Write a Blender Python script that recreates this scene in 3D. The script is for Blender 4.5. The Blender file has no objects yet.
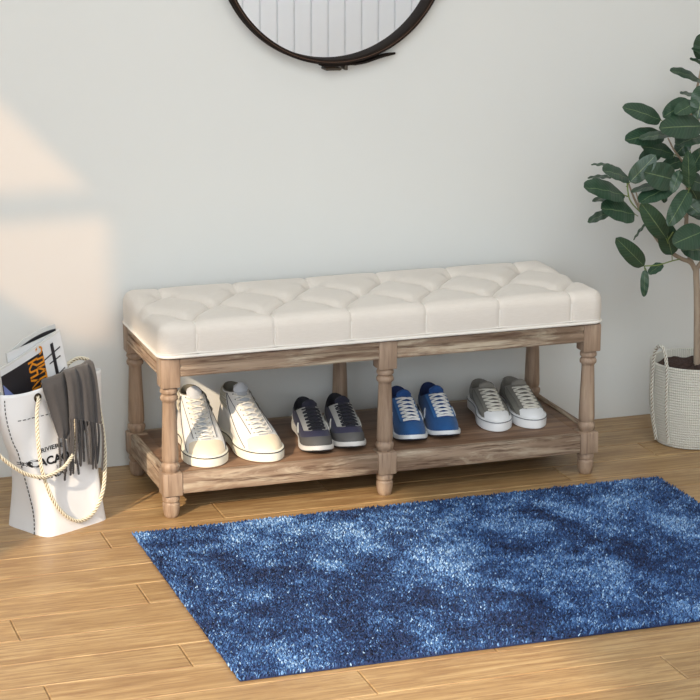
import bpy, bmesh, math, random
import numpy as np
from mathutils import Vector, Matrix
random.seed(7); rng = np.random.RandomState(11)
SC = bpy.context.scene
COL = SC.collection
PI = math.pi

# ------------------------------------------------------------------ camera
CAM = np.array([-1.1775, -4.8123, 1.6788]); YAW, PITCH, FPX = .3246, .2528, 2216.5
cd = bpy.data.cameras.new('camera'); cam = bpy.data.objects.new('camera', cd); COL.objects.link(cam)
cam.location = CAM; cam.rotation_euler = (PI/2-PITCH, 0, -YAW)
cd.sensor_width = 36; cd.lens = FPX/700*36; cd.clip_end = 50
SC.camera = cam
# ------------------------------------------------------------------ view, world, light
vs = SC.view_settings
vs.view_transform = 'Standard'; vs.look = 'None'; vs.gamma = 1; vs.use_curve_mapping = False
vs.exposure = 0.0
W = bpy.data.worlds.new('world'); SC.world = W; W.use_nodes = True
W.node_tree.nodes['Background'].inputs[0].default_value = (.75, .85, 1, 1)
W.node_tree.nodes['Background'].inputs[1].default_value = 1.0

def light(kind, name, loc, energy, color, direction, **kw):
    l = bpy.data.lights.new(name, kind); l.energy = energy; l.color = color
    for k, v in kw.items(): setattr(l, k, v)
    o = bpy.data.objects.new(name, l); COL.objects.link(o); o.location = loc
    o.rotation_euler = Vector(direction).to_track_quat('-Z', 'Y').to_euler()
    return o
AZ, EL = math.radians(44), math.radians(27)
SUN = Vector((math.cos(AZ)*math.cos(EL), math.sin(AZ)*math.cos(EL), -math.sin(EL)))
light('SUN', 'sun', (-6, -6, 5), 4.7, (1, .80, .58), SUN, angle=math.radians(1.1))
light('AREA', 'window_daylight', (-2.12, -2.9, 1.45), 48, (.84, .92, 1), (1, .25, -.15), shape='RECTANGLE', size=2.6, size_y=1.2)
light('AREA', 'fill_light_top', (.15, -2.0, 2.66), 46, (.93, .98, 1), (0.05, .25, -1), shape='RECTANGLE', size=2.4, size_y=1.8)  # added overhead fill, not a lamp of the room

light('AREA', 'fill_light_rear', (1.6, -4.0, 2.66), 40, (.93, .97, 1), (0.1, -.35, -1), shape='RECTANGLE', size=1.6, size_y=1.2)  # added fill to brighten the boarded wall and the camera side

light('AREA', 'fill_light_front', (-.6, -5.3, 1.75), 62, (.90, .96, 1), (.18, 1, -.02), shape='RECTANGLE', size=2.4, size_y=1.3)  # added fill behind the camera, brightens the back wall more than the floor

# ------------------------------------------------------------------ helpers
_f = np.array([math.sin(YAW)*math.cos(PITCH), math.cos(YAW)*math.cos(PITCH), -math.sin(PITCH)])
_r = np.array([math.cos(YAW), -math.sin(YAW), 0.]); _u = np.cross(_r, _f)
def at(x, y, Y):
    "the point of the photograph at pixel x, y that lies at depth Y in the room"
    d = _f+_r*(x-350)/FPX-_u*(y-350)/FPX
    return CAM+d*(Y-CAM[1])/d[1]
def at_plane(x, y, p, n):
    d = _f+_r*(x-350)/FPX-_u*(y-350)/FPX
    return CAM+d*(np.dot(np.array(p)-CAM, n)/np.dot(d, n))

class MB:
    def __init__(s): s.v = []; s.f = []; s.m = []; s.uv = {}
    def add(s, v, f, m=0, M=None):
        b = len(s.v)
        for p in v:
            p = Vector(p); s.v.append(tuple(M @ p if M is not None else p))
        for q in f: s.f.append([b+i for i in q]); s.m.append(m)
        return s
    def box(s, x0, x1, y0, y1, z0, z1, bev=0, m=0, M=None, seg=2):
        if bev <= 0:
            v = [(x, y, z) for x in (x0, x1) for y in (y0, y1) for z in (z0, z1)]
            f = [(0, 1, 3, 2), (4, 6, 7, 5), (0, 4, 5, 1), (2, 3, 7, 6), (0, 2, 6, 4), (1, 5, 7, 3)]
            return s.add(v, f, m, M)
        bm = bmesh.new(); bmesh.ops.create_cube(bm, size=1)
        for v in bm.verts: v.co = Vector(((x0+x1)/2+v.co.x*(x1-x0), (y0+y1)/2+v.co.y*(y1-y0), (z0+z1)/2+v.co.z*(z1-z0)))
        bmesh.ops.bevel(bm, geom=bm.edges[:], offset=bev, segments=seg, profile=.5, affect='EDGES')
        bm.verts.index_update()
        s.add([v.co[:] for v in bm.verts], [[v.index for v in f.verts] for f in bm.faces], m, M); bm.free(); return s
    def grid(s, P, closed_u=False, m=0, M=None, cap0=False, cap1=False, flip=False):
        "P[j][i]: rows j, around i"
        P = np.asarray(P); nj, ni = P.shape[:2]
        f = []
        for j in range(nj-1):
            for i in range(ni if closed_u else ni-1):
                i2 = (i+1) % ni
                q = (j*ni+i, j*ni+i2, (j+1)*ni+i2, (j+1)*ni+i)
                f.append(q[::-1] if flip else q)
        if cap0: f.append(list(range(ni)) if flip else list(range(ni))[::-1])
        if cap1:
            q = [(nj-1)*ni+i for i in range(ni)]
            f.append(q[::-1] if flip else q)
        return s.add(P.reshape(-1, 3), f, m, M)
    def lathe(s, prof, cx=0, cy=0, n=32, m=0, M=None):
        a = np.arange(n)*2*PI/n
        P = [[(cx+r*math.cos(t), cy+r*math.sin(t), z) for t in a] for r, z in prof]
        return s.grid(P, True, m, M, cap0=True, cap1=True)
    def tube(s, pts, r, n=8, m=0, closed=False, M=None, flat=1.0):
        pts = [Vector(p) for p in pts]; N = len(pts)
        rr = r if hasattr(r, '__len__') else [r]*N
        tan = []
        for i in range(N):
            a = pts[(i-1) % N] if closed else pts[max(i-1, 0)]
            b = pts[(i+1) % N] if closed else pts[min(i+1, N-1)]
            t = (b-a); tan.append(t.normalized() if t.length > 1e-9 else Vector((0, 0, 1)))
        ref = Vector((0, 0, 1)) if abs(tan[0].z) < .9 else Vector((1, 0, 0))
        nrm = (ref-tan[0]*ref.dot(tan[0])).normalized(); rows = []
        for i in range(N):
            nrm = (nrm-tan[i]*nrm.dot(tan[i])); nrm = nrm.normalized() if nrm.length > 1e-6 else tan[i].orthogonal().normalized()
            bn = tan[i].cross(nrm)
            rows.append([tuple(pts[i]+nrm*(math.cos(k*2*PI/n)*rr[i]*flat)+bn*(math.sin(k*2*PI/n)*rr[i])) for k in range(n)])
        if closed: rows.append(rows[0]); return s.grid(rows, True, m, M)
        return s.grid(rows, True, m, M, cap0=True, cap1=True)
    def build(s, name, mats, parent=None, smooth=True, loc=None):
        me = bpy.data.meshes.new(name); me.from_pydata(s.v, [], s.f)
        mats = mats if isinstance(mats, (list, tuple)) else [mats]
        for q in mats: me.materials.append(q)
        me.polygons.foreach_set('material_index', s.m)
        if smooth: 
            me.polygons.foreach_set('use_smooth', [True]*len(s.f))
            try: me.set_sharp_from_angle(angle=math.radians(38))
            except Exception: pass
        me.update()
        o = bpy.data.objects.new(name, me); COL.objects.link(o)
        if parent is not None: o.parent = parent
        if loc is not None: o.location = loc
        return o
def thing(name, label, cat, loc=(0, 0, 0), rz=0, group=None):
    o = bpy.data.objects.new(name, None); COL.objects.link(o); o.empty_display_size = .05
    o.location = loc; o.rotation_euler = (0, 0, rz); tag(o, label, cat, group); return o
def tag(o, label, cat, group=None):
    o['label'] = label; o['category'] = cat
    if group: o['group'] = group
    return o
def struct(o): o['kind'] = 'structure'; return o
def spline(pts, n=8, closed=False):
    pts = np.array(pts, float); N = len(pts); out = []
    rngi = range(N if closed else N-1)
    for i in rngi:
        p1 = pts[i]; p2 = pts[(i+1) % N]
        p0 = pts[(i-1) % N] if closed else (pts[i-1] if i else 2*p1-p2)
        p3 = pts[(i+2) % N] if closed else (pts[i+2] if i+2 < N else 2*p2-p1)
        for k in range(n):
            t = k/n
            out.append(.5*((2*p1)+(-p0+p2)*t+(2*p0-5*p1+4*p2-p3)*t*t+(-p0+3*p1-3*p2+p3)*t**3))
    if not closed: out.append(pts[-1])
    return np.array(out)

# ------------------------------------------------------------------ materials
def S(c):
    "sRGB 0-255 to linear"
    return tuple((x/255/12.92 if x/255 <= .04045 else ((x/255+.055)/1.055)**2.4) for x in c)+(1,)
class NT:
    def __init__(s, name):
        s.mat = bpy.data.materials.new(name); s.mat.use_nodes = True
        s.t = s.mat.node_tree; s.b = s.t.nodes['Principled BSDF']
    def n(s, ty, **kw):
        q = s.t.nodes.new(ty)
        for k, v in kw.items():
            if k.startswith('i_'): q.inputs[k[2:].replace('_', ' ')].default_value = v
            else: setattr(q, k, v)
        return q
    def l(s, a, b): s.t.links.new(a, b)
    def coord(s, out='Object', scale=(1, 1, 1), rot=(0, 0, 0)):
        c = s.n('ShaderNodeTexCoord'); m = s.n('ShaderNodeMapping'); m.inputs['Scale'].default_value = scale; m.inputs['Rotation'].default_value = rot
        s.l(c.outputs[out], m.inputs['Vector']); return m.outputs[0]
    def noise(s, vec, sc, det=4, rough=.55, dist=0):
        q = s.n('ShaderNodeTexNoise'); q.inputs['Scale'].default_value = sc; q.inputs['Detail'].default_value = det
        q.inputs['Roughness'].default_value = rough; q.inputs['Distortion'].default_value = dist; s.l(vec, q.inputs['Vector']); return q.outputs['Fac']
    def ramp(s, fac, stops):
        q = s.n('ShaderNodeValToRGB'); e = q.color_ramp.elements
        while len(e) < len(stops): e.new(.5)
        for k, (p, c) in enumerate(stops): e[k].position = p; e[k].color = c if hasattr(c, '__len__') else (c, c, c, 1)
        s.l(fac, q.inputs[0]); return q.outputs[0]
    def mix(s, fac, a, b, mode='MIX'):
        q = s.n('ShaderNodeMix', data_type='RGBA', blend_type=mode)
        for sock, v in ((q.inputs[0], fac), (q.inputs[6], a), (q.inputs[7], b)):
            if isinstance(v, bpy.types.NodeSocket): s.l(v, sock)
            else: sock.default_value = v
        return q.outputs[2]
    def bump(s, h, strength=.3, dist=.002):
        q = s.n('ShaderNodeBump'); q.inputs['Strength'].default_value = strength; q.inputs['Distance'].default_value = dist
        s.l(h, q.inputs['Height']); s.l(q.outputs[0], s.b.inputs['Normal'])
    def set(s, col=None, rough=.5, metal=0, spec=.5, sheen=0):
        if col is not None:
            if isinstance(col, bpy.types.NodeSocket): s.l(col, s.b.inputs['Base Color'])
            else: s.b.inputs['Base Color'].default_value = col
        s.b.inputs['Roughness'].default_value = rough; s.b.inputs['Metallic'].default_value = metal
        s.b.inputs['Specular IOR Level'].default_value = spec
        if sheen: s.b.inputs['Sheen Weight'].default_value = sheen
        return s.mat
def plain(name, c, rough=.6, metal=0, spec=.4, var=.12, sc=40, bump=.15, bsc=300, sheen=0):
    t = NT(name); v = t.coord(); c = S(c)
    d = tuple(x*(1-var) for x in c[:3])+(1,)
    col = t.mix(t.noise(v, sc), c, d)
    if bump: t.bump(t.noise(v, bsc, 2), bump, .001)
    return t.set(col, rough, metal, spec, sheen)
def woven(name, c, sc=900, var=.2, rough=.85, bump=.4, axis2='Z'):
    t = NT(name); v = t.coord(); c = S(c)
    wx = t.n('ShaderNodeTexWave', bands_direction='X'); wx.inputs['Scale'].default_value = sc/6; t.l(v, wx.inputs['Vector'])
    wz = t.n('ShaderNodeTexWave', bands_direction=axis2); wz.inputs['Scale'].default_value = sc/6; t.l(v, wz.inputs['Vector'])
    m = t.n('ShaderNodeMath', operation='MULTIPLY'); t.l(wx.outputs['Fac'], m.inputs[0]); t.l(wz.outputs['Fac'], m.inputs[1])
    d = tuple(x*(1-var) for x in c[:3])+(1,)
    col = t.mix(t.noise(v, 160, 3), c, d); t.bump(m.outputs[0], bump, .0008)
    return t.set(col, rough, 0, .25, .15)

def bench_wood(name, axis, base=1.0):
    t = NT(name)
    sc = {'x': (1.6, 26, 26), 'y': (26, 1.6, 26), 'z': (26, 26, 1.6)}[axis]
    v = t.coord(scale=sc); v2 = t.coord(scale=tuple(q*.35 if q > 5 else q*.9 for q in sc)); v3 = t.coord(scale=tuple(q*4 for q in sc))
    g = t.noise(v, 1.8, 6, .62, .4)
    A = t.ramp(g, [(.30, S((104, 84, 66))), (.45, S((134, 113, 95))), (.60, S((156, 135, 115))), (.8, S((182, 163, 140)))])
    wash = t.ramp(t.noise(v2, 3.2, 5, .7, .6), [(.48, 0.), (.66, .75)])
    B = t.mix(wash, A, S((200, 187, 165)))
    dark = t.ramp(t.noise(v3, 1.2, 3, .7), [(.34, .85), (.47, 0.)])
    Cc = t.mix(dark, B, S((84, 62, 48)))
    t.bump(t.noise(v3, 1.5, 4, .7), .35, .0012)
    return t.set(Cc, .62, 0, .3)
M_WX = bench_wood('weathered_wood_x', 'x'); M_WY = bench_wood('weathered_wood_y', 'y'); M_WZ = bench_wood('weathered_wood_z', 'z')
def leg_wood():
    t = NT('turned_wood'); v = t.coord(scale=(20, 20, 2)); v3 = t.coord(scale=(90, 90, 6))
    A = t.ramp(t.noise(v, 2, 5, .6, .3), [(.3, S((134, 112, 92))), (.55, S((161, 138, 118))), (.8, S((188, 167, 143)))])
    Cc = t.mix(t.ramp(t.noise(v3, 1.5, 3), [(.3, .5), (.5, 0.)]), A, S((104, 80, 64)))
    t.bump(t.noise(v3, 2, 3), .2, .001); return t.set(Cc, .5, 0, .35)
M_LEG = leg_wood()
def shelf_wood():
    t = NT('shelf_wood'); v = t.coord(scale=(1.2, 16, 16)); v3 = t.coord(scale=(5, 90, 90))
    A = t.ramp(t.noise(v, 2, 6, .6, .5), [(.3, S((98, 74, 57))), (.5, S((126, 98, 77))), (.75, S((152, 124, 100)))])
    Cc = t.mix(t.ramp(t.noise(v3, 1.5, 3), [(.3, .5), (.5, 0.)]), A, S((76, 54, 42)))
    t.bump(t.noise(v3, 2, 3), .25, .001); return t.set(Cc, .5, 0, .35)
M_SHELF = shelf_wood()

# ------------------------------------------------------------------ room shell
YW = .4287          # back wall
X0, X1, Y0, ZC = -2.2, 3.4, -5.4, 2.8
def wall_mat(name, c):
    t = NT(name); v = t.coord()
    c = S(c); d = tuple(x*.965 for x in c[:3])+(1,)
    col = t.mix(t.noise(v, 3, 4), c, d); t.bump(t.noise(v, 260, 3), .05, .001)
    return t.set(col, .8, 0, .2)
M_WALL = wall_mat('wall_paint', (221, 222, 219))
struct(MB().box(X0-.1, X1+.1, YW, YW+.12, -.05, ZC).build('wall_back', M_WALL, smooth=False))
struct(MB().box(X1, X1+.1, Y0, YW, -.05, ZC).build('wall_right', M_WALL, smooth=False))
struct(MB().box(X0-.1, X1+.1, Y0-.1, YW+.12, ZC, ZC+.1).build('ceiling', wall_mat('ceiling_paint', (238, 238, 236)), smooth=False))
# the wall opposite is clad in narrow vertical boards: it is what the mirror shows
mb = MB(); x = X0
while x < X1:
    mb.box(x, min(x+.0885, X1), Y0-.07, Y0, -.05, ZC, .0022, seg=1); x += .0925
mb.box(X0-.1, X1+.1, Y0-.12, Y0-.02, -.05, ZC, m=1)
struct(mb.build('wall_front', [wall_mat('board_paint', (238, 241, 246)), plain('board_gap', (120, 120, 122))], smooth=False))
# left wall: thin, its unseen wide window and tall transom shaped to throw sun patches
mb = MB(); TH = .03
def wl(y0, y1, z0, z1): mb.box(X0-TH, X0, y0, y1, z0, z1)
wb0, wb1, wz0, wz1 = -4.7, -1.85, .75, 1.97        # wide window
ta0, ta1, tz0, tz1 = -1.72, -.95, 1.80, 2.66       # transom
wl(Y0, wb0, -.05, ZC); wl(wb0, wb1, -.05, wz0); wl(wb0, wb1-.02, wz1, ZC)
wl(wb1, ta0, -.05, 2.09); wl(wb1, ta0, 2.23, ZC); wl(wb1+.06, ta0, 2.09, 2.23)
wl(wb1-.02, wb1, wz1, 2.09); wl(wb1-.02, wb1, 2.23, ZC)
wl(ta0, ta1, -.05, tz0); wl(ta0, ta1, tz1, ZC); wl(ta1, YW, -.05, ZC)
struct(mb.build('wall_left', M_WALL, smooth=False))
# added unseen panel masking the sun into patches: two openings under a sloping head
mb = MB(); dy0, dy1, de, dx = -1.31, -1.285, -1.64, -1.812
mb.box(X0, de, dy0, dy1, -.02, 1.585); mb.box(dx, de, dy0, dy1, 1.585, ZC); mb.box(X0, dx, dy0, dy1, 1.912, 1.970)
tri = [(-1.86, 1.968), (-2.16, 2.28), (X0, 2.28), (X0, ZC), (dx, ZC), (dx, 1.968)]
for seg_ in ([tri[0], tri[1], (-2.16, ZC), (-1.86, ZC)], [tri[1], tri[2], tri[3], (-2.16, ZC)], [tri[0], (-1.86, ZC), tri[4], tri[5]]):
    n_ = len(seg_); mb.add([(x, dy0, z) for x, z in seg_]+[(x, dy1, z) for x, z in seg_], [tuple(range(n_)), tuple(range(n_, 2*n_))[::-1]]+[(i, i+n_, (i+1) % n_+n_, (i+1) % n_) for i in range(n_)])
struct(mb.build('sun_mask_panel', M_WALL, smooth=False))
M_TRIM = plain('trim_paint', (236, 236, 234), .4)
mb = MB()
mb.box(X0-.03, X0+.02, wb0-.05, wb1+.03, wz0-.05, wz0)
struct(mb.build('window_1', M_TRIM, smooth=False))
# unseen panes added to dim the sun through the mask panel
t = NT('sun_dimmer'); tr = t.n('ShaderNodeBsdfTransparent'); tr.inputs[0].default_value = (.58, .47, .36, 1)
t.l(tr.outputs[0], t.t.nodes['Material Output'].inputs[0]); M_PANE = t.mat
struct(MB().box(X0, dx, -1.3005, -1.2975, 1.585, 2.282).build('sun_dimming_pane', M_PANE, smooth=False))

# floor: oak planks, .885 long, .1205 wide, a third offset from row to row
mb = MB(); PW, PL = .1205, .8865; pr = []
k0 = -5; kk = 46
for k in range(k0, kk):
    ya = -.05-k*PW; yb = ya-PW
    if yb > YW or ya < Y0: continue
    ya2 = min(ya, YW); yb2 = max(yb, Y0)
    off = {0: -.181, 1: -.476, 2: .116}[k % 3]
    j0 = int(math.floor((X0-off)/PL))
    for j in range(j0, 8):
        xa, xb = max(off+j*PL, X0), min(off+(j+1)*PL, X1)
        if xb <= xa: continue
        g = .0007; n0 = len(mb.f)
        b = .0015
        v = [(xa+g, yb2+g, -.02), (xb-g, yb2+g, -.02), (xb-g, ya2-g, -.02), (xa+g, ya2-g, -.02),
             (xa+g, yb2+g, -b), (xb-g, yb2+g, -b), (xb-g, ya2-g, -b), (xa+g, ya2-g, -b),
             (xa+g+b*1.6, yb2+g+b, 0), (xb-g-b*1.6, yb2+g+b, 0), (xb-g-b*1.6, ya2-g-b, 0), (xa+g+b*1.6, ya2-g-b, 0)]
        mb.add(v, [(8, 9, 10, 11), (0, 1, 5, 4), (1, 2, 6, 5), (2, 3, 7, 6), (3, 0, 4, 7), (4, 5, 9, 8), (5, 6, 10, 9), (6, 7, 11, 10), (7, 4, 8, 11)])
        pr += [random.random()]*(len(mb.f)-n0)
n0 = len(mb.f); mb.box(X0-.1, X1+.1, Y0-.1, YW+.1, -.06, -.015, m=1); pr += [.5]*(len(mb.f)-n0)
def floor_mat():
    t = NT('oak_planks')
    a = t.n('ShaderNodeAttribute', attribute_name='plank')
    off = t.n('ShaderNodeVectorMath', operation='SCALE'); 
    comb = t.n('ShaderNodeCombineXYZ'); t.l(a.outputs['Fac'], comb.inputs[0]); t.l(a.outputs['Fac'], comb.inputs[1]); t.l(a.outputs['Fac'], comb.inputs[2])
    t.l(comb.outputs[0], off.inputs[0]); off.inputs['Scale'].default_value = 53
    c = t.n('ShaderNodeTexCoord'); ad = t.n('ShaderNodeVectorMath', operation='ADD'); t.l(c.outputs['Object'], ad.inputs[0]); t.l(off.outputs[0], ad.inputs[1])
    def mp(sc):
        m = t.n('ShaderNodeMapping'); m.inputs['Scale'].default_value = sc; t.l(ad.outputs[0], m.inputs['Vector']); return m.outputs[0]
    g1 = t.noise(mp((1.3, 12, 1)), 1.6, 5, .6, 1.2)
    rings = t.n('ShaderNodeTexWave', bands_direction='Y'); rings.inputs['Scale'].default_value = 2.4; rings.inputs['Distortion'].default_value = 9; rings.inputs['Detail'].default_value = 3; rings.inputs['Detail Scale'].default_value = .8
    t.l(mp((.55, 5.5, 1)), rings.inputs['Vector'])
    fine = t.noise(mp((9, 130, 1)), 1.2, 4, .7)
    base = t.ramp(g1, [(.28, S((146, 115, 76))), (.5, S((174, 143, 100))), (.75, S((196, 168, 124)))])
    base = t.mix(t.ramp(rings.outputs['Fac'], [(0., .42), (.5, 0.)]), base, S((140, 106, 70)))
    base = t.mix(t.ramp(fine, [(.40, .75), (.50, 0.)]), base, S((138, 104, 70)))
    tone = t.ramp(a.outputs['Fac'], [(0., (.90, .88, .86, 1)), (1., (1.07, 1.05, 1.03, 1))])
    base = t.mix(1.0, base, tone, 'MULTIPLY')
    t.bump(fine, .12, .001)
    return t.set(base, .38, 0, .4)
fl = mb.build('floor', [floor_mat(), plain('underlay', (128, 88, 56))], smooth=False)
at_ = fl.data.attributes.new('plank', 'FLOAT', 'FACE'); at_.data.foreach_set('value', pr)
struct(fl)

# ------------------------------------------------------------------ bench
bench = thing('tufted_bench', 'long weathered wooden bench with cream tufted cushion and low shoe shelf', 'bench', (0, 0, 0))
BW, BD = 1.06, .343; LH = .0228
def leg_mesh(cx, cy, back=False):
    m = MB()
    m.box(cx-LH, cx+LH, cy-LH, cy+LH, .317, .386, .0025)
    m.box(cx-.0235, cx+.0235, cy-.0235, cy+.0235, .056, .111, .0025)
    up = [(.014, .319), (.0155, .316), (.0195, .313), (.021, .308), (.0205, .3035), (.017, .3005), (.0165, .2985), (.019, .2965), (.0212, .2915), (.0205, .286),
          (.0165, .282), (.0158, .278), (.0165, .255), (.018, .215), (.0193, .17), (.0198, .15), (.0195, .139), (.0175, .1355), (.018, .1335), (.0215, .130), (.0222, .1245), (.021, .118), (.018, .114), (.0165, .109)]
    m.lathe(up[::-1], cx, cy, 36)
    ft = [(.013, .0), (.0155, .002), (.0175, .008), (.0195, .018), (.0205, .027), (.0205, .0335), (.018, .0365), (.0178, .0385), (.0205, .041), (.021, .047), (.0195, .052), (.0165, .058)]
    m.lathe(ft, cx, cy, 36); return m
legs_xy = [(0, 0), (BW/2, 0), (BW, 0), (0, BD), (BW/2, BD), (BW, BD)]
for cx, cy in legs_xy: leg_mesh(cx, cy).build('leg', M_LEG, bench)
def apron(x0, x1, y0, y1, side):
    "side: which way the moulded face looks"
    m = MB()
    m.box(x0, x1, y0, y1, .342, .386, .0015)
    d = .0045
    if side == 'f':
        m.box(x0, x1, y0-d, y0+.003, .3718, .386, .0012); m.box(x0, x1, y0-d, y0+.003, .343, .3660, .0012); m.box(x0, x1, y0-d*1.5, y0, .3455, .352, .001)
    if side == 'l':
        m.box(x0-d, x0+.003, y0, y1, .3718, .386, .0012); m.box(x0-d, x0+.003, y0, y1, .343, .3660, .0012); m.box(x0-d*1.5, x0, y0, y1, .3455, .352, .001)
    if side == 'r':
        m.box(x1-.003, x1+d, y0, y1, .3718, .386, .0012); m.box(x1-.003, x1+d, y0, y1, .343, .3660, .0012)
    return m
for a, b in ((0, BW/2), (BW/2, BW)):
    apron(a+LH, b-LH, -.0175, -.002, 'f').build('apron_rail', M_WX, bench)
    apron(a+LH, b-LH, BD+.002, BD+.0175, 'b').build('apron_rail', M_WX, bench)
apron(-.0175, -.002, LH, BD-LH, 'l').build('apron_rail', M_WY, bench)
apron(BW+.002, BW+.0175, LH, BD-LH, 'r').build('apron_rail', M_WY, bench)
for a, b in ((0, BW/2), (BW/2, BW)):
    MB().box(a+.0235, b-.0235, -.021, -.004, .060, .1085, .002).build('shelf_rail', M_WX, bench)
    MB().box(a+.0235, b-.0235, BD+.004, BD+.021, .060, .1085, .002).build('shelf_rail', M_WX, bench)
MB().box(-.021, -.004, .0235, BD-.0235, .060, .1125, .002).build('shelf_rail', M_WY, bench)
MB().box(BW+.004, BW+.021, .0235, BD-.0235, .060, .1125, .002).build('shelf_rail', M_WY, bench)
SH = .1085
mb = MB()
ins = .0238
mb.box(ins, BW-ins, -.0038, BD+.0038, .094, SH, .001); mb.box(-.0038, ins, ins, BD-ins, .094, SH, .001); mb.box(BW-ins, BW+.0038, ins, BD-ins, .094, SH, .001)
mb.build('shelf', M_SHELF, bench)
MB().box(-.012, BW+.012, -.012, BD+.012, .376, .388).build('seat_board', M_WX, bench, smooth=False)

# cushion: rounded block, dimpled by its tufts
cx0, cx1, cy0, cy1, cz0, cz1 = -.0255, BW+.0265, -.0285, BD+.022, .390, .465
R_ = .030
bx = [.062+.1876*k for k in range(6)]
buttons = [(x, .045) for x in bx] + [(x+.0938, .160) for x in bx[:5]] + [(x, .290) for x in bx]
ro = [(x, .045) for x in bx]; rm = [(x+.0938, .165) for x in bx[:5]]; rb = [(x, .285) for x in bx]
buttons = ro+rm+rb
creases = []
for i, m_ in enumerate(rm):
    for q in (ro[i], ro[i+1], rb[i], rb[i+1]): creases.append((m_, q))
creases += [((cx0-.02, .165), ro[0]), ((cx0-.02, .165), rb[0]), ((cx1+.02, .165), ro[-1]), ((cx1+.02, .165), rb[-1])]
pleats = [((x, y), (x, cy0-.02)) for x, y in ro]+[((x, y), (x, cy1+.02)) for x, y in rb]
def segd(X, Y, a, b):
    ax, ay = a; bx_, by = b; dx, dy = bx_-ax, by-ay; t = np.clip(((X-ax)*dx+(Y-ay)*dy)/(dx*dx+dy*dy), 0, 1)
    return np.hypot(X-ax-t*dx, Y-ay-t*dy), t
def cube_grid(x0, x1, y0, y1, z0, z1, h):
    nx, ny, nz = int((x1-x0)/h), int((y1-y0)/h), int((z1-z0)/h)+1
    xs, ys, zs = np.linspace(x0, x1, nx+1), np.linspace(y0, y1, ny+1), np.linspace(z0, z1, nz+1)
    idx = {}; V = []; F = []
    def vid(i, j, k):
        key = (i, j, k)
        if key not in idx: idx[key] = len(V); V.append((xs[i], ys[j], zs[k]))
        return idx[key]
    for i in range(nx):
        for j in range(ny):
            F.append([vid(i, j, nz), vid(i+1, j, nz), vid(i+1, j+1, nz), vid(i, j+1, nz)])
    for i in range(nx):
        for k in range(nz):
            F.append([vid(i, 0, k), vid(i+1, 0, k), vid(i+1, 0, k+1), vid(i, 0, k+1)])
            F.append([vid(i+1, ny, k), vid(i, ny, k), vid(i, ny, k+1), vid(i+1, ny, k+1)])
    for j in range(ny):
        for k in range(nz):
            F.append([vid(0, j+1, k), vid(0, j, k), vid(0, j, k+1), vid(0, j+1, k+1)])
            F.append([vid(nx, j, k), vid(nx, j+1, k), vid(nx, j+1, k+1), vid(nx, j, k+1)])
    F.append([vid(i, 0, 0) for i in range(nx, -1, -1)][::-1][::-1] if False else [vid(0, 0, 0), vid(0, ny, 0), vid(nx, ny, 0), vid(nx, 0, 0)])
    return np.array(V), F
V, F = cube_grid(cx0, cx1, cy0, cy1, cz0, cz1, .0030)
inn0 = np.array([cx0+R_, cy0+R_, cz0-.05]); inn1 = np.array([cx1-R_, cy1-R_, cz1-R_])
Cc = np.clip(V, inn0, inn1); D_ = V-Cc; nn = np.linalg.norm(D_, axis=1, keepdims=True); N_ = D_/np.maximum(nn, 1e-6)
flat_ = (nn[:, 0] < 1e-6)
V2 = Cc+N_*R_*np.minimum(1, nn/ R_)*1.0
V2 = np.where(nn > 1e-6, Cc+N_*R_, V)
X, Y, Z = V2[:, 0], V2[:, 1], V2[:, 2]
disp = np.zeros(len(V2))
dB = np.min([np.hypot(X-a, Y-b) for a, b in buttons], axis=0)
dC = np.min([segd(X, Y, a, b)[0] for a, b in creases], axis=0)
dP = np.min([segd(X, Y, a, b)[0] for a, b in pleats], axis=0)
topw = np.clip((N_[:, 2]-.15)/.6, 0, 1)
fb = np.clip(np.abs(N_[:, 1])*1.2, 0, 1)
edge = np.minimum.reduce([X-cx0, cx1-X, Y-cy0, cy1-Y])
fade = np.clip(edge/.05, .25, 1)
disp -= topw*.0150*np.exp(-(dB/.022)**2)
disp -= topw*.0045*np.exp(-(dB/.007)**2)
disp -= topw*(.0055*np.exp(-(dC/.011)**2)+.0046*np.exp(-(dC/.0032)**2))*fade
disp += topw*.007*(1-np.exp(-(np.minimum(dB, dC*1.8)/.04)**2))
disp -= (.0020*np.exp(-(dP/.008)**2)+.0026*np.exp(-(dP/.0035)**2))*np.maximum(topw, fb)
side = 1-topw
zz = np.clip((Z-cz0)/(cz1-cz0), 0, 1)
disp += side*.0025*np.sin(zz*PI)*(1-np.exp(-(dP/.03)**2)*.5)
Nn = np.where(flat_[:, None], np.array([0, 0, 1.]), N_)
V3 = V2+Nn*disp[:, None]
def linen():
    t = NT('cream_linen'); v = t.coord()
    c1 = t.mix(t.noise(t.coord(scale=(30, 200, 200)), 2, 3), S((226, 219, 210)), S((214, 206, 196)))
    w1 = t.noise(t.coord(scale=(40, 900, 900)), 1, 2); t.bump(w1, .18, .0007)
    return t.set(c1, .85, 0, .2, .2)
M_LINEN = linen()
M_PIPE = plain('piping_cloth', (236, 231, 223), .8, bump=.1)
cush = MB().add(V3, F).build('cushion', M_LINEN, bench)
def rrect(x0, x1, y0, y1, r, z, n=8):
    out = []
    for cx, cy, a0 in ((x1-r, y1-r, 0), (x0+r, y1-r, 90), (x0+r, y0+r, 180), (x1-r, y0+r, 270)):
        for k in range(n+1):
            a = math.radians(a0+90*k/n); out.append((cx+r*math.cos(a), cy+r*math.sin(a), z))
    return out
mb = MB(); mb.tube(rrect(cx0-.001, cx1+.001, cy0-.001, cy1+.001, R_, .3925), .0036, 8, closed=True)
mb.tube(rrect(cx0+.0005, cx1-.0005, cy0+.0005, cy1-.0005, R_, .3995), .0022, 6, closed=True)
mb.build('piping', M_PIPE, cush)
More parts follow.
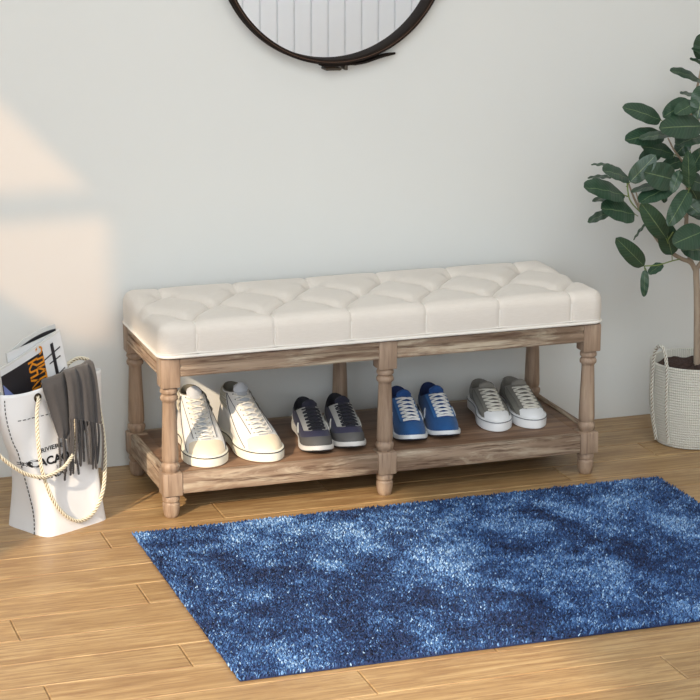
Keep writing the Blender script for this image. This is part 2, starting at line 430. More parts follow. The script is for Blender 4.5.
for a, b in buttons:
    i = np.argmin(np.hypot(V3[:, 0]-a, V3[:, 1]-b)+ (V3[:, 2] < .42)*10)
    MB().lathe([(.0005, .0055), (.004, .005), (.0065, .003), (.0072, .001), (.0065, -.001)][::-1], a, b, 16, M=Matrix.Translation((0, 0, float(V3[i, 2])-.0005))).build('button', M_LINEN, cush)
def cush_pt(x, y, z, ax):
    w = [1., 1., 1.]; w[ax] = 0
    i = np.argmin(((V3-np.array([x, y, z]))**2 @ np.array(w))+(np.abs(V3[:, ax]-(x, y, z)[ax]) > .04)*9); q = V3[i].copy()
    for k in (0, 1, 2):
        if k != ax: q[k] = (x, y, z)[k]
    return q
for x, y in ro:
    pts = [cush_pt(x, cy0, z, 1)+np.array([0, -.0006, 0]) for z in np.linspace(.402, .440, 8)]
    pts += [cush_pt(x, yy, cz1, 2)+np.array([0, 0, .0006]) for yy in np.linspace(cy0+.018, y-.006, 6)]
    MB().tube(pts, .0018, 6).build('seam_cord', M_PIPE, cush)

# ------------------------------------------------------------------ shoes
OUT = [(0, 0), (.085, .012), (.125, .08), (.13, .2), (.125, .35), (.145, .5), (.175, .63), (.18, .76), (.15, .88), (.085, .965), (-.01, 1.0), (-.09, .965), (-.15, .87), (-.17, .75), (-.155, .62), (-.118, .45), (-.112, .3), (-.125, .15), (-.1, .04), (-.055, .008)]
class Shoe:
    def __init__(s, P):
        s.P = P; L = P['L']
        d = spline(OUT, 24, True); d = np.vstack([d, d[:1]])
        cum = np.concatenate([[0], np.cumsum(np.linalg.norm(np.diff(d, axis=0), axis=1))]); cum /= cum[-1]
        s.cum, s.d = cum, d
    def base(s, t, grow=0.):
        P = s.P; L = P['L']; t = np.asarray(t) % 1.0
        x = np.interp(t, s.cum, s.d[:, 0])*L*P.get('wide', 1); y = np.interp(t, s.cum, s.d[:, 1])*L
        e = 1e-3
        x2 = np.interp((t+e) % 1, s.cum, s.d[:, 0])*L*P.get('wide', 1); y2 = np.interp((t+e) % 1, s.cum, s.d[:, 1])*L
        tx, ty = x2-x, y2-y; n = np.hypot(tx, ty)+1e-12
        return x+ty/n*grow, y-tx/n*grow
    def spring(s, y):
        q = np.clip((y/s.P['L']-.68)/.32, 0, 1); return s.P.get('spring', 0)*q*q
    def S(s, t, q, off=0.):
        "surface of the upper, t around (0 heel, .5 toe), q up (0 sole, 1 collar)"
        P = s.P; t, q = np.broadcast_arrays(np.asarray(t, float), np.asarray(q, float))
        bx_, by = s.base(t, -.002); a = 2*PI*t
        w = np.clip(-np.cos(a), 0, 1)**P.get('wp', 1.6)
        hs = P['sole']+s.spring(by)
        B = np.stack([bx_, by, hs*np.ones_like(t)-.004], -1)
        hb, hside, hf = P['hc']
        cz = np.where(np.cos(a) > 0, hside+(hb-hside)*np.abs(np.cos(a))**1.5, hside+(hf-hside)*np.abs(np.cos(a))**1.3)
        C = np.stack([np.sin(a)*P['rx'], P['cy']-np.cos(a)*P['ry'], cz], -1)
        sx = np.sin(a)
        P1 = B+np.stack([.002*sx, -w*.004, P['up'][0]*(1-w)+P['up'][1]*w], -1)
        P2s = C+np.stack([.012*sx, 0*sx, -.03+0*sx], -1)
        P2f = C+np.stack([.014*sx, P['p2'][0]+0*sx, P['p2'][1]+0*sx], -1)
        P2 = P2s*(1-w)[..., None]+P2f*w[..., None]
        q_ = q[..., None]
        r = B*(1-q_)**3+3*P1*q_*(1-q_)**2+3*P2*q_**2*(1-q_)+C*q_**3
        if np.ndim(off) or off:
            e = 2e-3
            du = s.S(t+e, q)-s.S(t-e, q); dv = s.S(t, np.minimum(q+e, 1))-s.S(t, np.maximum(q-e, 0))
            n = np.cross(du, dv); n /= (np.linalg.norm(n, axis=-1, keepdims=True)+1e-12)
            r = r+n*np.asarray(off)[..., None] if np.ndim(off) else r+n*off
        return r
    def tx(s, x, q):
        lo, hi = .32, .68        # x falls from + to - as t grows through the toe
        for _ in range(22):
            m = (lo+hi)/2
            if s.S(m, q)[0] > x: lo = m
            else: hi = m
        return (lo+hi)/2
    def patch(s, mb, T, Q, off, mat=0):
        T = np.asarray(T, float); Q = np.asarray(Q, float)
        top = s.S(T, Q, off)
        nj, ni = T.shape
        mb.grid(top, m=mat)
        low = s.S(T, Q, -.001)
        rim = [(0, i) for i in range(ni)]+[(j, ni-1) for j in range(1, nj)]+[(nj-1, i) for i in range(ni-2, -1, -1)]+[(j, 0) for j in range(nj-2, 0, -1)]
        a = np.array([top[r] for r in rim]); b = np.array([low[r] for r in rim])
        mb.grid(np.array([a, b]), True, m=mat)
def build_shoe(name, label, cat, group, P, mats, loc, rz, mirror=False):
    root = thing(name, label, cat, loc, rz, group)
    sh = Shoe(P); L = P['L']; sx = -1 if mirror else 1
    def fin(mb, nm, mt, par=root):
        if mirror: mb.v = [(-a, b, c) for a, b, c in mb.v]; mb.f = [f[::-1] for f in mb.f]
        return mb.build(nm, mt, par)
    # upper with its lining
    nt = 88; T = np.arange(nt)/nt; Q = np.linspace(0, 1, 22)
    rows = [sh.S(T, q) for q in Q]
    C = rows[-1]; cen = np.array([0, P['cy'], 0])
    def inner(k, dz):
        r = C.copy(); r[:, :2] = cen[:2]+(C[:, :2]-cen[:2])*k; r[:, 2] = C[:, 2]+dz; return r
    rows += [inner(.97, .0025), inner(.91, .002), inner(.86, -.004)]
    ins = inner(.82, 0); ins[:, 2] = P['sole']+.01; rows.append(ins)
    mb = MB(); mb.grid(rows[:22], True); up = fin(mb, 'upper', mats['upper'])
    mb = MB(); mb.grid(rows[21:], True, cap1=True); fin(mb, 'lining', mats['lining'])
    # sole
    def ring(grow, zf, n=88):
        x, y = sh.base(np.arange(n)/n, grow); return np.stack([x, y, zf(y)], -1)
    hs, spf = P['sole'], sh.spring
    wav = P.get('wave', 0)
    topz = lambda y: hs+spf(y)+P.get('heelrise', 0)*np.clip(1-y/L/.6, 0, 1)
    botz = lambda y: 0.0005+spf(y)*P.get('outspring', 1)
    g = P['grow']
    mb = MB()
    midz = lambda f: (lambda y: botz(y)+(topz(y)-botz(y))*f)
    f0 = P.get('outsole', 0)
    rws = [ring(g*.3, midz(f0)), ring(g, midz(f0+.08)), ring(g*1.15, midz(.6)), ring(g*.9, midz(.95)), ring(g*.4, midz(1.0)), ring(-.01, midz(.98))]
    mb.grid(rws, True, cap0=True, cap1=True); so = fin(mb, 'sole', mats['sole'])
    if f0:
        mb = MB(); mb.grid([ring(-.004, midz(0)), ring(g*.5, midz(.03)), ring(g*.8, midz(f0+.04)), ring(-.006, midz(f0+.06))], True, cap0=True, cap1=True)
        fin(mb, 'outsole', mats['outsole'])
    if 'stripe' in mats:
        mb = MB(); r_ = ring(g*1.02, midz(.86)); mb.tube([tuple(p) for p in r_], .0013, 6, closed=True); fin(mb, 'sole_stripe', mats['stripe'], so)
    # toe cap / mudguard
    if P.get('toecap'):
        yc, slope = P['toecap']; ts = [t for t in np.linspace(.3, .7, 61) if sh.S(t, 0.)[1] > yc+.002]
        TT, QQ = [], []
        qs = np.linspace(0, 1, 200)
        for t in ts:
            pt = sh.S(np.full(200, t), qs); lim = yc+slope*np.abs(pt[:, 0])
            k = np.argmax(pt[:, 1] < lim); qe = max(qs[k], .02) if pt[0, 1] > lim[0] else .02
            qe = min(qe, P.get('capmax', 1)); TT.append([t]*12); QQ.append(np.linspace(0, qe, 12))
        mb = MB(); sh.patch(mb, np.array(TT).T, np.array(QQ).T, .0014); fin(mb, 'toe_cap', mats['toe'])
    if P.get('guard'):
        h = P['guard']; ts = np.linspace(P.get('guard_t', .22), 1-P.get('guard_t', .22), 60); qe = h*(.55+.45*np.clip(np.sin((ts-.2)/.6*PI), 0, 1)); 
        mb = MB(); sh.patch(mb, np.array([ts]*8), np.array([np.linspace(0, 1, 8)[:, None]*qe[None, :]])[0], .0016); fin(mb, 'mudguard', mats['guard'])
    # heel counter and padded collar bands
    if P.get('heel'):
        h = P['heel']; ts = np.linspace(-P.get('heel_t', .13), P.get('heel_t', .13), 30); mb = MB()
        sh.patch(mb, np.array([ts]*8), np.array([np.full(30, h*k/7) for k in range(8)]), .0015); fin(mb, 'heel_counter', mats['heel'])
    if P.get('bands'):
        mb = MB(); ts = np.linspace(-.30, .30, 44)
        for q0, q1 in P['bands']:
            T_, Q_ = np.array([ts]*9), np.array([np.full(44, q0+(q1-q0)*k/8) for k in range(9)])
            offs = np.array([np.full(44, .0015+.0035*math.sin(PI*k/8)) for k in range(9)])
            mb.grid(sh.S(T_, Q_, offs))
        fin(mb, 'padded_collar', mats['band'])
    # tongue, eyestays, laces
    q0, q1 = P['lace']; wL = P.get('lw', .013)
    qs = np.linspace(q0-.03, 1, 16)
    TT = [[sh.tx(x, q) for x in np.linspace(wL+.003, -wL-.003, 9)] for q in qs]
    mb = MB(); top = sh.S(np.array(TT), np.array([[q]*9 for q in qs]), .0012)
    rows_ = list(top); last = top[-1]; tg = P['tongue']
    for k, (dy, dz) in enumerate(((-.001, tg*.4), (-.003, tg*.8), (-.008, tg*1.0), (-.011, tg*.8), (-.011, 0), (-.011, -tg))):
        r = last.copy(); sc = 1.1 if k < 2 else 1.0-.06*(k-1); r[:, 0] *= sc; r[:, 1] += dy; r[:, 2] += dz-((np.linspace(-1, 1, 9))**2)*tg*.35*(k < 4); rows_.append(r)
    mb.grid(rows_); fin(mb, 'tongue', mats['tongue'])
    mb = MB()
    for sgn in (1, -1):
        qs2 = np.linspace(q0-.02, .985, 16)
        wd = P.get('ew', .013)
        TT = [[sh.tx(sgn*x, q) for x in np.linspace(wL-.001, wL+wd, 5)] for q in qs2]
        sh.patch(mb, TT, [[q]*5 for q in qs2], .0022)
    es = fin(mb, 'eyestay', mats['eyestay'])
    n = P['nl']; qq = np.linspace(q0+.015, q1, n); mb = MB()
    def pt(x, q, o): return sh.S(sh.tx(x, q), q, o)
    r = P.get('lr', .0021)
    for i in range(n-1):
        for sgn in (1, -1):
            a, b = (sgn*(wL+.005), qq[i]), (-sgn*(wL+.005), qq[i+1] if i % 1 == 0 else qq[i])
            pts = [pt(a[0]+(b[0]-a[0])*k/6, a[1]+(b[1]-a[1])*k/6*.8, .003+.0035*math.sin(PI*k/6)+(.001 if sgn > 0 else 0)) for k in range(7)]
            mb.tube(pts, r, 6)
    pts = [pt((wL+.005)*(1-2*k/6), qq[0]-.02, .003+.003*math.sin(PI*k/6)) for k in range(7)]; mb.tube(pts, r, 6)
    if P.get('bow', 1):
        c = pt(0, q1, .007)
        for sgn in (1, -1):
            lp = [(0, 0, 0), (.012, .004, .004), (.024, .008, .0), (.026, .014, -.008), (.016, .012, -.006), (0, .002, 0)]
            mb.tube(spline([c+np.array([sgn*a, b, d]) for a, b, d in lp], 5), r*.8, 6)
            lp = [(0, 0, 0), (.01, .01, .0), (.017, .022, -.012), (.02, .03, -.024)]
            mb.tube(spline([c+np.array([sgn*a, b, d]) for a, b, d in lp], 5), r*.8, 6)
    fin(mb, 'laces', mats['lace'])
    if 'hole' in mats:
        for q in qq:
            for sgn in (1, -1):
                c = pt(sgn*(wL+.0065), q, .0026); mb = MB(); mb.add(*ico(c, .0017)); fin(mb, 'eyelet', mats['hole'], es)
    # side mark: a curved tick, thin at the heel end
    if 'mark' in mats:
        for sgn in (1, -1):
            ctr = [(.17, .72, .0), (.21, .52, .03), (.26, .36, .055), (.30, .34, .085), (.335, .45, .08), (.355, .64, .01)]
            d = spline([(t, q, w) for t, q, w in ctr], 6)
            T_ = np.array([[t, t] for t, q, w in d]); Q_ = np.array([[q-w, q+w] for t, q, w in d])
            if sgn < 0: T_ = 1-T_
            mb = MB(); sh.patch(mb, T_, Q_, .003); fin(mb, 'side_mark', mats['mark'])
    # fine seam lines on the quarters
    if 'seam' in mats:
        mb = MB()
        for sgn in (1, -1):
            for (a, b) in (((.5-sgn*.105, .04), (.5-sgn*.2, .97)),):
                pts = [sh.S(a[0]+(b[0]-a[0])*k/14-sgn*.02*math.sin(PI*k/14), a[1]+(b[1]-a[1])*k/14, .0012) for k in range(15)]
                mb.tube(pts, .0009, 5)
            # edge of the eyestay
            pts = [pt(sgn*(wL+P.get('ew', .013)+.0005), q, .0022) for q in np.linspace(q0-.02, .98, 16)]
            mb.tube(pts, .0009, 5)
        fin(mb, 'seams', mats['seam'])
    return root
def ico(c, r):
    bm = bmesh.new(); bmesh.ops.create_icosphere(bm, subdivisions=1, radius=r); bm.verts.index_update()
    v = [tuple(np.array(q.co)+np.array(c)) for q in bm.verts]; f = [[q.index for q in fc.verts] for fc in bm.faces]; bm.free(); return v, f

whiteP = dict(L=.285, wide=1.02, sole=.027, hc=(.130, .122, .126), rx=.028, ry=.043, cy=.058, up=(.042, .030), p2=(.066, -.060), wp=1.3, grow=.004,
              toecap=(.242, -.3), bands=((.62, .72), (.74, .84), (.86, .97)), bow=0, lace=(.40, .97), nl=9, lw=.013, tongue=.022, ew=.014, lr=.0019)
whiteM = dict(upper=plain('white_leather', (236, 234, 230), .55, spec=.35, var=.05), lining=plain('grey_lining', (120, 116, 104), .9), sole=plain('cream_rubber', (238, 234, 218), .5, var=.05),
              stripe=plain('black_rubber', (30, 30, 32), .5), toe=plain('cream_toe', (226, 212, 188), .5, var=.05), band=plain('padded_suede', (206, 200, 182), .85), tongue=plain('grey_tongue', (196, 200, 206), .8),
              eyestay=plain('white_eyestay', (234, 232, 228), .55), lace=woven('white_lace', (232, 228, 218)), hole=plain('eyelet_dark', (60, 62, 66), .5), seam=plain('dark_stitching', (92, 92, 96), .8))
darkP = dict(L=.262, wide=.84, sole=.015, heelrise=.012, hc=(.080, .062, .088), rx=.030, ry=.055, cy=.070, up=(.03, .030), p2=(.060, -.026), wp=1.3, grow=.003, spring=.013, outsole=.18,
             guard=.28, guard_t=.2, heel=.7, bow=0, lace=(.46, .95), nl=7, lw=.013, tongue=.014, ew=.015, lr=.0019)
darkM = dict(upper=woven('navy_mesh', (62, 60, 84)), lining=plain('black_lining', (36, 36, 42), .9), sole=plain('white_midsole', (224, 222, 218), .5), outsole=plain('dark_outsole', (44, 44, 46), .6),
             guard=plain('grey_suede', (98, 96, 94), .85), heel=plain('navy_heel', (48, 50, 74), .7), tongue=woven('dark_tongue', (44, 44, 58)), eyestay=plain('light_eyestay', (186, 184, 178), .6),
             lace=woven('black_lace', (34, 34, 42)), mark=plain('pale_mark', (214, 212, 204), .4))
blueP = dict(L=.262, wide=.86, sole=.014, heelrise=.010, hc=(.082, .064, .088), rx=.030, ry=.055, cy=.070, up=(.03, .030), p2=(.060, -.028), wp=1.3, grow=.0025, spring=.014, outsole=.18,
             heel=.75, bow=0, lace=(.42, .96), nl=7, lw=.013, tongue=.014, ew=.012, lr=.0022)
blueM = dict(upper=woven('blue_mesh', (38, 84, 138)), lining=plain('navy_lining', (30, 44, 84), .9), sole=plain('white_midsole_b', (226, 230, 232), .5), outsole=plain('navy_outsole', (34, 42, 58), .6),
             heel=plain('navy_counter', (32, 60, 104), .6), tongue=woven('blue_tongue', (44, 84, 146)), eyestay=plain('blue_eyestay', (60, 112, 172), .5), lace=woven('white_lace_b', (232, 232, 230)), mark=plain('silver_mark', (196, 202, 210), .3))
greyP = dict(L=.258, wide=.86, sole=.028, hc=(.070, .060, .078), rx=.030, ry=.053, cy=.067, up=(.025, .022), p2=(.058, -.024), wp=1.3, grow=.004,
             toecap=(.224, -.3), bow=0, lace=(.36, .95), nl=7, lw=.014, tongue=.012, ew=.013, lr=.0021)
greyM = dict(upper=woven('grey_canvas', (134, 131, 121), var=.25), lining=woven('grey_canvas_lining', (128, 124, 116)), sole=plain('white_rubber', (232, 233, 234), .45, var=.04), stripe=plain('grey_stripe', (120, 122, 126), .5),
             toe=plain('white_toe', (226, 227, 228), .45, var=.04), tongue=woven('grey_tongue_canvas', (140, 136, 128)), eyestay=woven('grey_eyestay', (130, 127, 118)), lace=woven('cream_lace', (220, 216, 204)), seam=plain('grey_stitching', (110, 108, 102), .8))
def place(kind, label, group, P, M, toe, rz, mirror):
    "toe: where the tip of the sole stands"
    L = P['L']; a = PI+rz
    fx, fy = -math.sin(a), math.cos(a)
    build_shoe(kind, label, 'shoe', group, P, M, (toe[0]-fx*L, toe[1]-fy*L, SH+.0003), a, mirror)
R = math.radians
place('high_top_sneaker', 'white high-top sneaker partly hidden by the bench front left leg', 'white high-top pair', whiteP, whiteM, (.097, .004), R(-4), True)
place('high_top_sneaker', 'white high-top sneaker standing between its partner and the dark running shoes', 'white high-top pair', whiteP, whiteM, (.246, .000), R(6), False)
place('running_shoe', 'dark grey and navy running shoe nearest the white high-tops', 'dark running pair', darkP, darkM, (.370, .004), R(-7), True)
place('running_shoe', 'dark grey and navy running shoe just left of the bench centre leg', 'dark running pair', darkP, darkM, (.456, .010), R(-7), False)
place('running_shoe', 'bright blue running shoe partly hidden behind the bench centre leg', 'blue running pair', blueP, blueM, (.614, .018), R(-9), True)
place('running_shoe', 'bright blue running shoe fully in view with white laces, right of its partner', 'blue running pair', blueP, blueM, (.706, .026), R(-8), False)
place('canvas_sneaker', 'grey canvas low sneaker with white toe, nearer the blue shoes', 'grey canvas pair', greyP, greyM, (.853, .060), R(-9), True)
place('canvas_sneaker', 'grey canvas low sneaker with white toe, nearest the bench right end', 'grey canvas pair', greyP, greyM, (.948, .055), R(-6), False)

# ------------------------------------------------------------------ rug
rx0, rx1, ry0, ry1 = -.1213, 1.2093, -1.002, -.1045
def rug_mats():
    t = NT('rug_pile'); a = t.n('ShaderNodeAttribute', attribute_name='tone')
    col = t.ramp(a.outputs['Fac'], [(0., S((14, 22, 46))), (.25, S((32, 52, 92))), (.5, S((56, 90, 142))), (.75, S((98, 142, 196))), (1., S((176, 208, 238)))])
    m = t.set(col, .5, 0, .3, 0)
    return m, plain('rug_backing', (38, 54, 96), .9)
M_PILE, M_BACK = rug_mats()
rug = thing('area_rug', 'blue mottled shag rug lying on the wooden floor before the bench', 'rug', (0, 0, 0))
MB().box(rx0+.004, rx1-.004, ry0+.004, ry1-.004, .0003, .008, .002).build('rug_backing', M_BACK, rug)
h = .0039
gx, gy = np.meshgrid(np.arange(rx0+.004, rx1-.003, h), np.arange(ry0+.004, ry1-.005, h))
gx = gx.ravel()+rng.uniform(-.5, .5, gx.size)*h; gy = gy.ravel()+rng.uniform(-.5, .5, gy.size)*h
n = gx.size
def vnoise(x, y, sc, seed):
    r = np.random.RandomState(seed); G = r.rand(64, 64); x = x*sc+7.3; y = y*sc+3.1
    i, j = np.floor(x).astype(int), np.floor(y).astype(int); fx, fy = x-i, y-j; fx = fx*fx*(3-2*fx); fy = fy*fy*(3-2*fy)
    g = lambda a, b: G[a % 64, b % 64]
    return (g(i, j)*(1-fx)+g(i+1, j)*fx)*(1-fy)+(g(i, j+1)*(1-fx)+g(i+1, j+1)*fx)*fy
wx_ = gx+.05*(vnoise(gx, gy, 8, 21)-.5); wy_ = gy+.05*(vnoise(gx, gy, 8, 22)-.5)
cl = .34*vnoise(wx_*1.5+wy_*.3, wy_*.8, 5, 1)+.30*vnoise(wx_*1.4, wy_*.8, 11, 2)+.22*vnoise(wx_, wy_, 24, 3)+.14*vnoise(wx_, wy_, 50, 4)
cl = np.clip((cl-.5)*2.5+.52, 0, 1)
tone = np.clip(.15+.58*cl+rng.normal(0, .17, n)+(rng.rand(n) < .06)*.35, 0, 1)
ang = rng.uniform(0, 2*PI, n); lean = rng.uniform(.001, .007, n); ht = .0115+rng.uniform(-.002, .002, n)+.0015*cl
wd = rng.uniform(.0014, .0026, n); dx, dy = np.cos(ang), np.sin(ang)
lx, ly = np.cos(ang+1.2)*lean, np.sin(ang+1.2)*lean
def P3(x, y, z): return np.stack([x, y, z], -1)
z0 = np.full(n, .005)
Vv = np.stack([P3(gx-dx*wd, gy-dy*wd, z0), P3(gx+dx*wd, gy+dy*wd, z0), P3(gx-dy*wd, gy+dx*wd, z0),
               P3(gx-dx*wd*1.1+lx*.4, gy-dy*wd*1.1+ly*.4, ht*.75), P3(gx+dx*wd*1.1+lx*.4, gy+dy*wd*1.1+ly*.4, ht*.75), P3(gx-dy*wd*1.1+lx*.4, gy+dx*wd*1.1+ly*.4, ht*.75),
               P3(gx+lx, gy+ly, ht)], 1).reshape(-1, 3)
b = (np.arange(n)*7)[:, None]
Ff = np.concatenate([b+np.array([q]) for q in ((0, 1, 4, 3), (1, 2, 5, 4), (2, 0, 3, 5))], 1).reshape(-1, 4)
F3 = np.concatenate([b+np.array([q]) for q in ((3, 4, 6), (4, 5, 6), (5, 3, 6))], 1).reshape(-1, 3)
me = bpy.data.meshes.new('pile')
me.vertices.add(len(Vv)); me.vertices.foreach_set('co', Vv.ravel().astype(np.float32))
loops = np.concatenate([Ff.ravel(), F3.ravel()]); me.loops.add(len(loops)); me.loops.foreach_set('vertex_index', loops.astype(np.int32))
nf = len(Ff)+len(F3); me.polygons.add(nf)
ls = np.concatenate([np.arange(len(Ff))*4, len(Ff)*4+np.arange(len(F3))*3]); me.polygons.foreach_set('loop_start', ls.astype(np.int32))
me.update(calc_edges=True); me.validate()
ta = me.attributes.new('tone', 'FLOAT', 'POINT'); ta.data.foreach_set('value', np.repeat(tone, 7).astype(np.float32))
me.materials.append(M_PILE)
pile = bpy.data.objects.new('pile', me); COL.objects.link(pile); pile.parent = rug; pile['kind'] = 'stuff'

# ------------------------------------------------------------------ mirror
MX, MZ, MR = .539, 1.288, .297
mir = thing('round_mirror', 'round wall mirror in a thin dark leather belt frame above the bench', 'mirror', (MX, YW, MZ))
t = NT('mirror_glass'); M_GLASS = t.set((.93, .95, .97, 1), .015, 1)
M_BELT = plain('dark_leather', (44, 37, 33), .8, spec=.06, var=.3, sc=60, bump=.3)
M_RIM = plain('belt_edge', (92, 66, 50), .6); M_METAL = plain('aged_metal', (84, 76, 68), .35, metal=.8)
TOW = Matrix.Rotation(PI/2, 4, 'X')     # lathe axis z -> -y
MB().lathe([(MR-.02, .004), (MR-.004, .004), (MR-.004, .007), (.0005, .007)], n=96, M=TOW).build('mirror_glass', M_GLASS, mir)
def ring_m(prof, n=128):
    a = np.arange(n)*2*PI/n; m = MB()
    P = [[(r*math.cos(q), -d, r*math.sin(q)) for q in a] for r, d in prof+[prof[0]]]
    return m.grid(P, True, flip=False)
ring_m([(MR-.0125, .001), (MR-.0125, .036), (MR-.010, .039), (MR-.003, .039), (MR, .036), (MR, .001)]).build('belt_frame', M_BELT, mir)
ring_m([(MR-.0075, .0385), (MR-.0075, .0398), (MR-.0062, .0398), (MR-.0062, .0385)]).build('belt_stitching', M_RIM, mir)
mb = MB(); a0 = math.radians(-88)
pts = [(math.cos(q)*(MR+.003), -.017, math.sin(q)*(MR+.003)) for q in np.radians(np.linspace(-97, -83, 8))]
pts += [tuple(q) for q in spline([(.05, -.017, -.2985), (.078, -.017, -.2945), (.105, -.017, -.287), (.133, -.017, -.2795), (.160, -.017, -.2765)], 5)]
rows = []
for i, p in enumerate(pts):
    w = .014 if i < len(pts)-4 else .014-.0028*(i-len(pts)+5)
    rows.append([(p[0], -.019-w, p[2]-.0022), (p[0], -.017+w, p[2]-.0022), (p[0], -.017+w, p[2]+.0022), (p[0], -.017-w, p[2]+.0022)])
mb.grid(rows, True, cap0=True, cap1=True); mb.build('belt_tail', M_BELT, mir)
mb = MB()
for s_, q in ((-.015, 0), (.018, 1)):
    pass
bz = -MR-.0105
mb.tube([(-.026, -.037, bz), (.010, -.037, bz), (.010, .001, bz), (-.026, .001, bz)], .0032, 8, closed=True)
mb.tube([(-.026, -.02, bz-.001), (.014, -.02, bz-.004)], .0024, 8)
mb.box(.022, .030, -.036, .0, bz-.004, bz+.008, .002)
mb.build('buckle', M_METAL, mir)

# ------------------------------------------------------------------ bag
BC = np.array([-.26, .052, 0.]); BA = math.atan2(.49, .87)
bag = thing('tote_bag', 'white paper tote bag with rope handles standing left of the bench', 'bag', tuple(BC), BA)
BM = Matrix.Translation(BC) @ Matrix.Rotation(BA, 4, 'Z'); BI = BM.inverted()
bu = np.array([math.cos(BA), math.sin(BA), 0]); bn = np.array([-math.sin(BA), math.cos(BA), 0])
def bl(px, py, yl): return np.array(BI @ Vector(at_plane(px, py, BC+bn*yl, bn)))
HB = .343
def bagAB(v):
    e = v*v*(3-2*v)
    A = .096+(.150-.096)*min(1, e*1.05)-.010*math.sin(PI*min(1, v*1.6))*(v < .625)
    B = .078*(1-e)+.034*e-.006*math.sin(PI*v); n = 7-4.6*min(1, v*1.7); return A, B, max(n, 2.2)
def front(x, z):
    v = min(max(z/HB, 0), 1); A, B, n = bagAB(v); q = min(abs(x/A), .999)
    y = -B*(1-q**n)**(1/n)
    return y+.0035*math.sin(x*46+z*13)*math.sin(PI*v)+.002*math.sin(x*90-z*40+1)*math.sin(PI*v)
nr = 34; rows = []; na = 96
for j in range(nr+1):
    v = j/nr; A, B, n_ = bagAB(v); row = []
    for i in range(na):
        a = 2*PI*i/na; c, s_ = math.cos(a), math.sin(a)
        x = A*np.sign(c)*abs(c)**(2/n_); y = B*np.sign(s_)*abs(s_)**(2/n_)
        if s_ < 0: y = front(x, v*HB)
        else: y += .003*math.sin(x*50+v*5)*math.sin(PI*v)
        z = v*HB+ (.006*math.sin(x*20+.6) if v > .9 else 0)*(v-.9)*10
        x -= .004*math.sin(v*9+y*30)*math.sin(PI*v)+.008*v
        row.append((x, y, z))
    rows.append(row)
BR = np.array(rows)
def surf(x, z):
    jf = min(max(z/HB*nr, 0), nr-1.001); j = int(jf); out = []
    for q in (j, j+1):
        p = BR[q][np.arange(na//2, na+1) % na]; o_ = np.argsort(p[:, 0]); out.append(np.interp(x, p[o_, 0], p[o_, 1]))
    return out[0]*(1-jf+j)+out[1]*(jf-j)
mb = MB(); mb.grid(rows, True, cap0=True)
M_BAG = plain('white_paper', (232, 232, 233), .55, var=.04, sc=12, bump=.25, bsc=18)
bo = mb.build('bag_body', M_BAG, bag)
md = bo.modifiers.new('thick', 'SOLIDIFY'); md.thickness = .0016; md.offset = -1
M_DASH = plain('dark_thread', (46, 46, 50), .8); M_INK = plain('black_ink', (28, 28, 30), .6)
mb = MB()
def dash(p, q, w=.0011):
    mb.tube([p, q], w, 5)
x = -.128
while x < .05:                                   # hem row of stitches
    z = .276; mb.tube([(x, surf(x, z)-.0012, z), (x+.007, surf(x+.007, z)-.0012, z)], .0009, 5); x += .0125
mb.build('hem_stitching', M_DASH, bag); mb = MB()
def sidept(j):                                   # side seam
    p = BR[j][na//2:na//2+na//4]; B = bagAB(j/nr)[1]; jj = np.argmax(-p[:, 1]); o_ = np.argsort(p[:, 1]); x = np.interp(-.4*B, p[o_, 1], p[o_, 0]); zz = np.interp(-.4*B, p[o_, 1], p[o_, 2])
    return np.array([x-.0015, -.4*B-.0006, zz])
for j in range(0, nr-1):
    p, q = sidept(j), sidept(j+1); mb.tube([tuple(p), tuple(p+(q-p)*.6)], .0012, 5)
mb.build('seam_stitching', M_DASH, bag)
def text_mesh(txt, size, xs=1.0, bold=0.0):
    cu = bpy.data.curves.new('txt', 'FONT'); cu.body = txt; cu.size = size; cu.align_x = 'CENTER'; cu.offset = bold; cu.resolution_u = 3
    o = bpy.data.objects.new('txt', cu); COL.objects.link(o); dg = bpy.context.evaluated_depsgraph_get(); dg.update()
    me = bpy.data.meshes.new_from_object(o.evaluated_get(dg)); v = [(a.co.x*xs, a.co.y) for a in me.vertices]; f = [list(p.vertices) for p in me.polygons]
    bpy.data.objects.remove(o); bpy.data.curves.remove(cu); bpy.data.meshes.remove(me); return v, f
mb = MB(); tc = bl(54, 461, -.06); 
def bag_text(txt, size, dx, dz, xs=1, bold=0):
    v, f = text_mesh(txt, size, xs, bold)
    mb.add([(tc[0]+dx+a, surf(tc[0]+dx+a, tc[2]+dz+b)-.0012, tc[2]+dz+b) for a, b in v], f)
bag_text('RIVIERE', .0135, .008, .022, 1.5, .0003); bag_text('CACAO', .024, 0, -.008, 1.34, .0009); bag_text('à', .012, .014, -.020); bag_text('FONDO', .0145, .002, -.038, 1.6, .0004)
for k in range(4):
    xx = tc[0]-.066+k*.004; mb.tube([(xx, surf(xx, tc[2])-.001, tc[2]+.002+.0012*k), (xx+.006, surf(xx+.006, tc[2])-.001, tc[2]+.0005)], .0008, 5)
    mb.tube([(xx, surf(xx, tc[2])-.001, tc[2]-.003-.0012*k), (xx+.006, surf(xx+.006, tc[2])-.001, tc[2]-.0015)], .0008, 5)
mb.build('printed_lettering', M_INK, bag, smooth=False)
